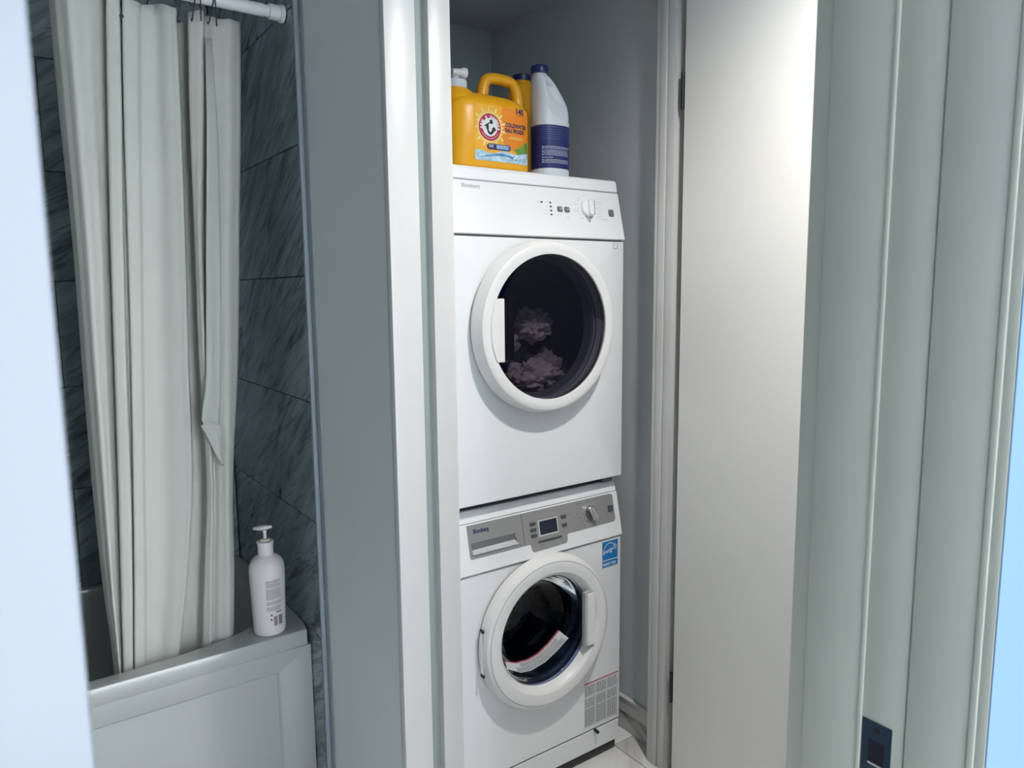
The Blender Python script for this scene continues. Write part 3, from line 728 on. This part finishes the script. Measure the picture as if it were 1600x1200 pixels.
# door
rw = [(.156, -.012), (.1535, -.020), (.160, -.036), (.1665, -.0435), (.1700, -.0455), (.185, -.0468), (.1985, -.0462), (.2015, -.0450), (.2085, -.0400), (.2140, -.0300), (.2158, -.020), (.2160, -.012), (.2120, -.006), (.156, -.006), (.156, -.012)]
Wp(lathe_ob('door_ring', rw, RINGM, None, 128, 'Y', (WCX, 0, WCZ), smooth=24))
Wp(lathe_ob('ring_seam', [(.1998, -.0458), (.2002, -.0463), (.2010, -.0456)], PRINTG, None, 128, 'Y', (WCX, 0, WCZ)))
Wp(lathe_ob('door_shadow_gap', [(.174, .0005), (.174, -.0065), (.2085, -.0065), (.2085, .0005)], DARK, None, 96, 'Y', (WCX, 0, WCZ)))
# glass bowl bulging into the drum
gb = [(.155, -.019), (.150, -.016), (.142, .010), (.130, .045), (.112, .062), (.08, .070), (.04, .073), (.0005, .074)]
Wp(lathe_ob('door_glass', gb, CGLASS, None, 96, 'Y', (WCX, 0, WCZ), smooth=60))
Wp(lathe_ob('gasket', [(.171, .0), (.158, .006), (.150, .014), (.152, .022), (.162, .028), (.168, .04), (.150, .052), (.156, .06), (.172, .062)], GASK, None, 96, 'Y', (WCX, 0, WCZ), smooth=60))
Wp(lathe_ob('drum', [(.172, .062), (.24, .09), (.24, .38), (.001, .40)], DRUM, None, 96, 'Y', (WCX, 0, WCZ), smooth=60))
# perforated back plate of the drum
bp_ = lathe_ob('drum_back', [(.001, .282), (.19, .282), (.20, .286), (.20, .296)], mat('pale_steel', (.32, .35, .40), .45, metal=.2, bump=.02), None, 48, 'Y', (WCX, 0, WCZ)); Wp(bp_)
vs = []; fs = []
for i in range(-12, 13):
    for j in range(-12, 13):
        x, z = i*.0165+(j % 2)*.008, j*.0150
        if math.hypot(x, z) < .185:
            k = len(vs); vs += [(WCX+x+.0050*math.cos(q*PI/3), .2815, WCZ+z+.0050*math.sin(q*PI/3)) for q in range(6)]; fs.append(tuple(range(k, k+6)))
pf = Wp(ob('perforations', pyd(vs, fs, False), HOLE)); pf['kind'] = 'stuff'
for k in range(3):
    a = math.radians(95+120*k); c, s = math.cos(a), math.sin(a); bm = bmesh.new(); boxbm(bm, (-.022, .12, -.035), (.022, .278, 0), .012, 3)
    for v in bm.verts: x, z = v.co.x, v.co.z+.238; v.co = Vector((WCX+x*s+z*c, v.co.y, WCZ-x*c+z*s))
    Wp(ob('drum_paddle', fix(bm), DRUM, smooth=50))
# handle: bar with recess at the right of the ring
Wp(plate('handle_recess', FL, [(.4150, .404), (.4520, .400), (.4450, .412), (.4450, .560), (.4500, .5675), (.4150, .5655)], .034, .0472, mat('grey_recess_plastic', (.45, .45, .45), .4), None, .001))
Wp(plate('door_handle', FL, rect(.4225, .409, .4490, .5620, .003), .040, .0515, RINGM, None, .002))
Wp(plate('hinge_cover', FL, rect(.0835, .425, .0875, .535, .0015), .018, .030, CHROME, None, .0008))
Wp(plate('hinge_cover', FL, rect(.0835, .537, .0885, .545, .0015), .018, .0305, BLACK, None))
Wp(plate('hinge_cover', FL, rect(.0835, .415, .0885, .423, .0015), .018, .0305, BLACK, None))
# paper strip with a red edge inside the porthole
UPE = [(-.1225, -.060), (-.0895, -.075), (-.0500, -.079), (-.0125, -.072), (.0240, -.053), (.0605, -.026)]
LOE = [(-.1165, -.086), (-.0700, -.112), (-.0350, -.117), (.0145, -.108), (.0560, -.088), (.0990, -.062)]
def poly(P, t):
    t = t*(len(P)-1); k = min(int(t), len(P)-2); f = t-k; return (P[k][0]*(1-f)+P[k+1][0]*f, P[k][1]*(1-f)+P[k+1][1]*f)
def spt(t, q, d=0):
    a, b = poly(UPE, t), poly(LOE, t); return (WCX+a[0]*(1-q)+b[0]*q, .004+.012*(1-q)*0-d, WCZ+a[1]*(1-q)+b[1]*q)
def strip(t0, t1, q0, q1, d, n=20):
    vs = []; fs = []
    for k in range(n+1):
        t = t0+(t1-t0)*k/n; vs += [spt(t, q0, d), spt(t, q1, d)]
    for k in range(n): fs.append((2*k, 2*k+1, 2*k+3, 2*k+2))
    return pyd(vs, fs, False)
ps = thing('paper_strip', (WCX, .0, WCZ-.09), 'white paper notice with a red edge curled inside the washer porthole', 'paper notice')
sh = up_parent(ob('sheet', strip(0, 1, 0, 1, 0), WPAPER), ps)
up_parent(ob('red_border', strip(0, 1, 0, .10, .0006), REDP), ps)
up_parent(ob('grey_band', strip(.25, .9, .18, .5, .0006), PRINTL), ps)
vs = []; fs = []
for q in (.56, .66, .76, .86):
    r_ = random.Random(int(q*100)); t = .16
    while t < .95:
        d_ = r_.uniform(.008, .03); k = len(vs); vs += [spt(t, q, .0008), spt(t+d_, q, .0008), spt(t+d_, q+.05, .0008), spt(t, q+.05, .0008)]
        fs.append((k, k+1, k+2, k+3)); t += d_+.008
pt = up_parent(ob('printed_text', pyd(vs, fs, False), PRINTG), ps); pt['kind'] = 'stuff'

# stickers on the washer
es = Wp(plate('energy_sticker', FL, rect(.5195, .5975, .5835, .6785, .0008), .0002, .0008, WPAPER, None)); es['label'] = 'blue and white energy sticker'
Wp(plate('sticker_blue_field', FL, rect(.5210, .6210, .5820, .6770), .0008, .0010, BLUEP, None))
Wp(plate('sticker_blue_band', FL, rect(.5210, .5990, .5820, .6185), .0008, .0010, BLUEP, None))
Wp(text('sticker_lettering', 'ENERGY STAR', FL, .5222, .6035, .0012, .0122, WPAPER, None, bold=.0001, sx=.68))
Wp(text('sticker_script', 'energy', FL, .5235, .6380, .0012, .0185, WPAPER, None, shear=.35, sx=.80, spin=.22))
arc = [(.5505+.0265*math.cos(math.radians(a)), .6385+.0330*math.sin(math.radians(a))) for a in range(20, 185, 8)]
L = arc+[(x-.0012*(x-.5505)/.0265, z-.0016*(z-.6385)/.033-.0004) for x, z in arc[::-1]]
Wp(plate('sticker_arc', FL, L, .0010, .0012, WPAPER, None))
star = [(.5705+(.0095 if k % 2 == 0 else .0042)*math.sin(k*PI/5+.15), .6560+(.0115 if k % 2 == 0 else .0048)*math.cos(k*PI/5+.15)) for k in range(10)]
sti = [(.5705+(x-.5705)*.72, .656+(z-.656)*.72) for x, z in star]
n = 10; vs = [FL(x, z, .0013) for x, z in star]+[FL(x, z, .0013) for x, z in sti]
Wp(ob('sticker_star', pyd(vs, [(i, (i+1) % n, n+(i+1) % n, n+i) for i in range(n)], False), WPAPER))
ws = Wp(plate('warning_sticker', FL, rect(.4545, .1180, .5890, .2600), .0002, .0006, PALEPAPER, None))
ws['label'] = 'pale warning sticker with red top line and small print'
Wp(plate('warning_red_line', FL, rect(.4545, .2570, .5890, .2600), .0006, .0009, REDP, None))
L = []
for c in range(3):
    x0 = .4565+c*.0445; x1 = x0+.0405
    for q, (t0, t1) in enumerate(((.216, .250), (.184, .211), (.122, .179))): L += textlines(x0, x1, t0, t1, .0040, 50+c*3+q, .003, .010, .55)
Wp(lines('warning_print', FL, L, .0010, PRINTG, None))

# ================================================================== JUGS ON THE DRYER
TOPZ = 1.7122
def loft(secs, n=48, ex=3.0, mod=None):
    """secs: (z, cx, cy, hx, hy)"""
    vs = []; fs = []
    for z, cx, cy, hx, hy in secs:
        for i in range(n):
            a = 2*PI*i/n; c, s = math.cos(a), math.sin(a); r = (abs(c)**ex+abs(s)**ex)**(-1/ex)
            v = Vector((cx+hx*r*c, cy+hy*r*s, z)); vs.append(mod(v) if mod else v)
    for k in range(len(secs)-1):
        for i in range(n): fs.append((k*n+i, k*n+(i+1) % n, (k+1)*n+(i+1) % n, (k+1)*n+i))
    fs.append(tuple(range(n))); fs.append(tuple((len(secs)-1)*n+i for i in range(n)))
    return pyd(vs, fs)
jy = .125
jug = thing('detergent_jug', (.178, jy, TOPZ), 'large yellow detergent jug with printed label and white spout on the dryer', 'jug')
def J(o): return up_parent(o, jug)
JX, HX, HY, EX = .207, .121, .070, 3.6
secs = [(TOPZ, JX, jy, HX-.006, HY-.008), (TOPZ+.003, JX, jy, HX-.002, HY-.002), (TOPZ+.010, JX, jy, HX, HY), (1.80, JX, jy, HX, HY), (1.855, JX, jy, HX-.0005, HY), (1.872, JX, jy, HX-.005, HY-.003),
        (1.884, JX-.001, jy, HX-.015, HY-.010), (1.893, JX-.003, jy, HX-.028, HY-.020), (1.900, JX-.004, jy, HX-.045, HY-.032), (1.904, JX-.005, jy, HX-.070, HY-.048)]
J(ob('body', loft(secs, 72, EX), YEL, smooth=60))
# shoulder mound under the spout
J(ob('spout_shoulder', loft([(1.862, .140, jy, .051, .058), (1.884, .140, jy, .050, .052), (1.897, .136, jy, .044, .044), (1.907, .131, jy, .035, .035), (1.914, .128, jy, .027, .027)], 40, 2.4), YEL, smooth=60))
hp = [(.206, 1.890), (.209, 1.915), (.214, 1.938), (.225, 1.9505), (.245, 1.9550), (.270, 1.9555), (.294, 1.9530), (.307, 1.9450), (.315, 1.928), (.319, 1.905), (.316, 1.885), (.305, 1.870)]
def smooth_path(P, R, k=5):
    Q = []; T = []
    for i in range(len(P)-1):
        p0, p1, p2, p3 = P[max(0, i-1)], P[i], P[i+1], P[min(len(P)-1, i+2)]
        for q in range(k):
            t = q/k; Q.append(tuple(.5*(2*b+(c-a)*t+(2*a-5*b+4*c-d)*t*t+(3*b-a-3*c+d)*t**3) for a, b, c, d in zip(p0, p1, p2, p3))); T.append(R[i]*(1-t)+R[i+1]*t)
    return Q+[P[-1]], T+[R[-1]]
J(ob('handle', pyd(*tube(*smooth_path([(x, jy, z) for x, z in hp], [.017, .0155, .0145, .014, .014, .014, .014, .0145, .015, .016, .018, .018]), 20)), YEL, smooth=60))
cx_ = .128
J(lathe_ob('collar', [(.001, 1.912), (.0290, 1.912), (.0295, 1.9135), (.0295, 1.9305), (.027, 1.9325), (.001, 1.9325)], WPLAS, None, 36, 'Z', (cx_, jy, 0)))
J(lathe_ob('spout_stem', [(.011, 1.932), (.011, 1.948)], WPLAS, None, 20, 'Z', (cx_, jy, 0)))
vs, fs = tube([(cx_-.012, jy-.006, 1.9510), (cx_+.010, jy-.010, 1.9510), (cx_+.016, jy-.010, 1.9510), (cx_+.024, jy-.010, 1.9510)], [.0085, .010, .0135, .0135], 20); J(ob('tap', pyd(vs, fs), mat('white_cap_plastic', (.75, .74, .73), .35), smooth=40))
vs, fs = tube([(cx_+.0242, jy-.010, 1.9510), (cx_+.028, jy-.010, 1.9510)], .0115, 20); J(ob('tap_button', pyd(vs, fs), mat('dark_red_plastic', (.10, .01, .03), .4), smooth=40))
# printed label on the flat front (plane y = jy - HY)
JP = Plane(jy-HY-.0006, 0, 0, 1)
lx0, lx1, lz0, lz1 = .141, .3085, .7, .8
lx0, lz0, lx1, lz1 = .1400, 1.7315, .3110, 1.8680
# curvature: the superellipse front drops back towards the sides, the label follows it
def jug_y(x):
    u = min(.995, abs((x-JX)/HX)); return jy-HY*(1-u**EX)**(1/EX)
class Curved(Plane):
    def __call__(s, x, t, d=0): return Vector((x, jug_y(x)-.0004-d, t))
CP = Curved(0, 0, 0, 1)
def cplate(name, pts, d, m):
    """flat print that follows the jug front: outline triangulated by a fine strip grid in x"""
    bm = bmesh.new(); vv = [bm.verts.new((x, 0, z)) for x, z in pts]; bm.faces.new(vv)
    xs = [p[0] for p in pts]; x = min(xs)+.006
    while x < max(xs):
        bmesh.ops.bisect_plane(bm, geom=bm.verts[:]+bm.edges[:]+bm.faces[:], plane_co=(x, 0, 0), plane_no=(1, 0, 0)); x += .006
    for v in bm.verts: v.co.y = jug_y(v.co.x)-.0004-d
    bmesh.ops.recalc_face_normals(bm, faces=bm.faces); me = bpy.data.meshes.new('m'); bm.to_mesh(me); bm.free()
    return J(ob(name, me, m))
def ctext(name, s, x, z, d, size, m, **k):
    P = Plane(0, 0, 0, 1); o = text(name, s, P, x, z, 0, size, m, None, depth=0, **k)
    for v in o.data.vertices: v.co.y = jug_y(v.co.x)-.0004-d
    return J(o)
cplate('label', rect(lx0, lz0, lx1, lz1, .010, 5), 0, AMB)
cplate('label_orange_field', [(.212, 1.798), (.222, 1.8665), (.302, 1.8665), (.3095, 1.859), (.3095, 1.792), (.262, 1.762), (.236, 1.764)], .0002, ORNG)
lc = (.1835, 1.8135)
for k in range(28):
    a = 2*PI*k/28+.05; ln = (.050 if k % 2 else .041); w2 = .0042
    c, s = math.cos(a), math.sin(a)
    pts = [(lc[0]+.030*c-w2*s*.8, lc[1]+.030*s+w2*c*.8), (lc[0]+.030*c+w2*s*.8, lc[1]+.030*s-w2*c*.8), (lc[0]+ln*c+w2*.6*s, lc[1]+ln*s-w2*.6*c), (lc[0]+ln*c-w2*.6*s, lc[1]+ln*s+w2*.6*c)]
    if min(p[0] for p in pts) > lx0 and min(p[1] for p in pts) > lz0+.03: cplate('sun_ray', pts, .0004, PALEY)
cplate('emblem_halo', disc(*lc, .0365, 40), .0006, PALEY)
cplate('emblem_red_ring', disc(*lc, .0330, 40), .0008, mat('crimson_print', (.50, .015, .06), .4, var=.03))
cplate('emblem_white_line', disc(*lc, .0222, 40), .0010, WPAPER)
# arm and hammer emblem in black: sleeve, forearm, handle, head
cplate('emblem_arm', [(.1705, 1.8165), (.1735, 1.8215), (.1790, 1.8195), (.1800, 1.8120), (.1788, 1.8060), (.1845, 1.8010), (.1885, 1.8055), (.1905, 1.8120), (.1950, 1.8155), (.1990, 1.8120), (.1970, 1.8060), (.1920, 1.7990), (.1850, 1.7945), (.1775, 1.7990), (.1740, 1.8070)], .0012, PRINTK)
cplate('emblem_sleeve', [(.1900, 1.8060), (.1990, 1.8045), (.2010, 1.8100), (.1930, 1.8150)], .0013, PRINTK)
cplate('emblem_hammer_handle', [(.1660, 1.8160), (.1675, 1.8135), (.1860, 1.8245), (.1845, 1.8270)], .0014, PRINTK)
cplate('emblem_hammer_head', [(.1815, 1.8295), (.1860, 1.8205), (.1925, 1.8240), (.1890, 1.8330)], .0015, PRINTK)
word = 'ARM & HAMMER'
for k, ch in enumerate(word):
    if ch == ' ': continue
    a = math.radians(186-(192/(len(word)-1))*k); r = .0245
    x, z = lc[0]+r*math.cos(a), lc[1]+r*math.sin(a)
    ctext('emblem_letter', ch, x, z,   .0012, .0115, WPAPER, bold=.0005, spin=a-PI/2, align='CENTER', sx=.85)
L = []
for k in range(12):
    a = math.radians(215+10*k); L.append((lc[0]+.0272*math.cos(a)-.0012, lc[1]+.0272*math.sin(a)-.0008, lc[0]+.0272*math.cos(a)+.0012, lc[1]+.0272*math.sin(a)+.0008))
for q in L: pass
J(lines('emblem_small_print', CP, L, .0012, WPAPER, None))
ctext('load_count', '140', .2625, 1.8550, .0006, .0210, PRINTN, bold=.0007, sx=.92)
J(lines('load_print', CP, [(.270, 1.8515, .2735, 1.8525), (.2750, 1.8515, .283, 1.8525), (.2845, 1.8515, .294, 1.8525)], .0006, PRINTN, None))
ctext('label_word', 'COLDWATER', .2300, 1.8205, .0006, .0138, PRINTN, bold=.0006, sx=.84)
ctext('label_word', 'EAU FROIDE', .2300, 1.8070, .0006, .0138, PRINTN, bold=.0006, sx=.82)
J(lines('label_small_print', CP, textlines(.246, .294, 1.7935, 1.7975, .0035, 5)+textlines(.240, .294, 1.7895, 1.7935, .004, 6), .0006, PALEY, None))
cplate('label_pill', rect(.1740, 1.7600, .2470, 1.7745, .007, 5), .0006, PRINTN)
cplate('label_pill_blue', rect(.2010, 1.7615, .2440, 1.7730, .005, 5), .0008, BLUEP)
J(lines('pill_print', CP, textlines(.2030, .2400, 1.7635, 1.7715, .0045, 8)+textlines(.1790, .1960, 1.7645, 1.7715, .004, 9), .0010, WPAPER, None))
cplate('label_green_field', [(.2560, 1.7640), (.2850, 1.7790), (.3060, 1.7915), (.3095, 1.7800), (.3095, 1.7520), (.2800, 1.7520)], .0004, GREENP)
wave = [(.1400, 1.7335), (.1450, 1.7316), (.3040, 1.7316), (.3100, 1.7370), (.3100, 1.7600)]
wave += [(.310-.17*k/20, 1.7535+.0035*math.sin(k*.7+1)+.0045*(1-k/20)) for k in range(21)]
cplate('label_water_field', wave, .0006, WATER)
wv = [(.155+.10*k/16, 1.7400+.012*math.sin(k/16*PI*.8)) for k in range(17)]; wv += [(x, z-.0055*math.sin(min(1, (x-.15)/.05)*PI/2)) for x, z in wv[::-1]]
cplate('label_wave', wv, .0008, WATERD)
r_ = random.Random(4)
for k in range(9):
    x, z = r_.uniform(.255, .300), r_.uniform(1.738, 1.765); s_ = r_.uniform(.003, .006); a = r_.uniform(0, 3)
    cplate('label_splash', [(x+s_*math.cos(a), z+s_*math.sin(a)), (x+.0016*math.cos(a+1.6), z+.0016*math.sin(a+1.6)), (x-s_*math.cos(a+.5), z-s_*math.sin(a+.5)), (x+.0016*math.cos(a-1.6), z+.0016*math.sin(a-1.6))], .0008, WATERD)

# second yellow bottle, behind
yb = thing('yellow_bottle', (.410, .235, TOPZ), 'yellow bottle with a navy cap, mostly hidden behind the detergent jug', 'bottle')
secs = [(TOPZ, .422, .255, .041, .036), (TOPZ+.006, .422, .255, .045, .040), (1.87, .422, .255, .045, .040), (1.93, .424, .255, .044, .038), (1.965, .428, .255, .038, .033), (1.985, .430, .255, .031, .029), (1.997, .430, .255, .025, .025), (2.006, .430, .255, .024, .024)]
up_parent(ob('body', loft(secs, 40, 2.6), YEL, smooth=60), yb)
up_parent(lathe_ob('cap', [(.001, 2.004), (.0275, 2.004), (.0275, 2.019), (.0255, 2.021), (.001, 2.021)], CAPN, None, 32, 'Z', (.430, .255, 0)), yb)

# bleach bottle
bx, by_ = .3955, .085
bl = thing('bleach_bottle', (bx, by_, TOPZ), 'white bleach bottle with navy cap and navy label standing right of the jug', 'bottle')
def rb(z):
    for i in range(len(sp_)-1):
        if z <= sp_[i+1][0]: t = (z-sp_[i][0])/(sp_[i+1][0]-sp_[i][0]); return sp_[i][2]*(1-t)+sp_[i+1][2]*t
    return sp_[-1][2]
def grip(v):
    z = v.z
    if v.y < by_ and z > 1.845:
        # boundary of the hand recess: right of this x the front is pushed in
        if z > 1.89: bxx = .366-(z-1.89)*.06
        else: bxx = .366+(1-(z-1.853)/.037)**2*.06 if z > 1.853 else .5
        k = max(0, min(1, (v.x-bxx)/.010)); k = k*k*(3-2*k); kz = max(0, min(1, (1.965-z)/.02)); R_ = rb(z); kr = max(0, min(1, (R_-v.x)/.035))
        v.y += .020*k*kz*kr
    return v
sp_ = [(1.7122, 0.3490, .448), (1.716, 0.3460, .451), (1.726, 0.3455, .4515), (1.729, 0.3475, .4495), (1.80, 0.3475, .4495), (1.842, 0.3475, .4500), (1.846, 0.3460, .452), (1.856, 0.3460, .4530), (1.868, 0.3460, .4530),
       (1.882, 0.3460, .4515), (1.897, 0.3460, .4470), (1.911, 0.3460, .4375), (1.926, 0.3460, .4280), (1.942, 0.3460, .4165), (1.955, 0.3460, .4050), (1.965, 0.3465, .3930), (1.972, 0.3470, .3840), (1.978, 0.3475, .3820)]
secs = []
for i in range(len(sp_)-1):
    for q in range(6):
        t = q/6; z, a, b = [sp_[i][j]*(1-t)+sp_[i+1][j]*t for j in range(3)]; hy = min(.042, .0180+max(0, b-a-.036)*.42); secs.append((z, (a+b)/2, by_, (b-a)/2, hy))
z, a, b = sp_[-1]; secs.append((z, (a+b)/2, by_, (b-a)/2, .0175))
up_parent(ob('body', loft(secs, 220, 2.5, grip), WPLAS, smooth=60), bl)
up_parent(lathe_ob('cap', [(.001, 1.9755), (.0230, 1.9755), (.0235, 1.978), (.0235, 1.992), (.0215, 1.995), (.001, 1.995)], CAPN, None, 36, 'Z', (.3645, by_, 0)), bl)
up_parent(ob('label', loft([(1.730, .3987, by_, .0522, .0425), (1.841, .3987, by_, .0522, .0425)], 64, 2.5), LABN, smooth=60), bl)
def bl_y(x):
    u = min(.99, abs((x-.3987)/.0525)); return by_-.0428*(1-u**2.5)**(1/2.5)
class BC(Plane):
    def __call__(s, x, t, d=0): return Vector((x, bl_y(x)-d, t))
BP = BC(0, 0, 0, 1)
L = textlines(.352, .438, 1.778, 1.786, .0042, 21, .0015, .006)+textlines(.352, .438, 1.760, 1.776, .0038, 22, .0015, .005)+textlines(.352, .380, 1.754, 1.758, .004, 23)+textlines(.352, .438, 1.742, 1.752, .0036, 24, .0015, .005)
up_parent(lines('printed_text', BP, L, .0004, mat('pale_blue_print', (.45, .50, .62), .5), None), bl)
L = textlines(.352, .438, 1.800, 1.836, .0060, 25, .002, .007, .3)
up_parent(lines('faint_print', BP, L, .0004, mat('dim_blue_print', (.07, .10, .26), .5), None), bl)

# ================================================================== CLOSET DOOR opened against the side
cd = thing('closet_door', (.648, -.50, .012), 'cream painted flush closet door hinged at the right and standing fully open', 'door')
up_parent(box('door_leaf', (.630, -.84, .012), (.665, -.182, 2.22), DOORP, bev=.0015), cd)
for z in (.27, 1.915):
    vs, fs = lathe([(.001, -.045), (.005, -.045), (.005, .045), (.001, .045)], 14, 'Z', (.6335, -.1725, z)); h = up_parent(ob('hinge', pyd(vs, fs), BLACK, smooth=30), cd)

# ================================================================== CEILING LIGHT (recessed spot)
cl = thing('ceiling_light', (LX, LY, 2.45), 'round surface-mounted can light on the bathroom ceiling', 'ceiling light')
up_parent(lathe_ob('housing', [(.001, 2.412), (.056, 2.412), (.058, 2.405), (.060, 2.408), (.060, 2.4495), (.001, 2.4495)], TRIM, None, 40, 'Z', (LX, LY, 0)), cl)

# ================================================================== deeper level: pieces that belong to a part
def regroup(root, table):
    kids = list(root.children)
    for host, names in table:
        h = next(o for o in kids if o.name.split('.')[0] == host)
        for o in kids:
            if o.name.split('.')[0] in names and o is not h: sub(h, o)
regroup(wa, [('dial', ('dial_face', 'dial_grip', 'dial_inlay')), ('detergent_drawer', ('drawer_frame', 'drawer_recess', 'drawer_handle', 'drawer_bevel', 'brand_lettering')), ('display_frame', ('display',)),
    ('energy_sticker', ('sticker_blue_field', 'sticker_blue_band', 'sticker_lettering', 'sticker_script', 'sticker_arc', 'sticker_star')), ('warning_sticker', ('warning_red_line', 'warning_print')),
    ('button_strip', ('button_gap',)), ('door_ring', ('ring_seam', 'door_handle', 'handle_recess', 'hinge_cover')), ('drum', ('drum_back', 'perforations', 'drum_paddle')), ('kick_panel', ('kick_hatch_line', 'panel_screw'))])
regroup(dr, [('dial', ('dial_grip', 'dial_shade', 'dial_pointer')), ('door_ring', ('door_handle', 'handle_recess')), ('control_panel', ('brand_lettering', 'panel_print', 'button_marks'))])
regroup(jug, [('label', ('label_orange_field', 'sun_ray', 'emblem_halo', 'emblem_red_ring', 'emblem_white_line', 'emblem_arm', 'emblem_sleeve', 'emblem_hammer_handle', 'emblem_hammer_head', 'emblem_letter', 'emblem_small_print', 'load_count', 'load_print',
    'label_word', 'label_small_print', 'label_pill', 'label_pill_blue', 'pill_print', 'label_green_field', 'label_water_field', 'label_wave', 'label_splash')), ('tap', ('tap_button',))])
regroup(bl, [('label', ('printed_text', 'faint_print'))])
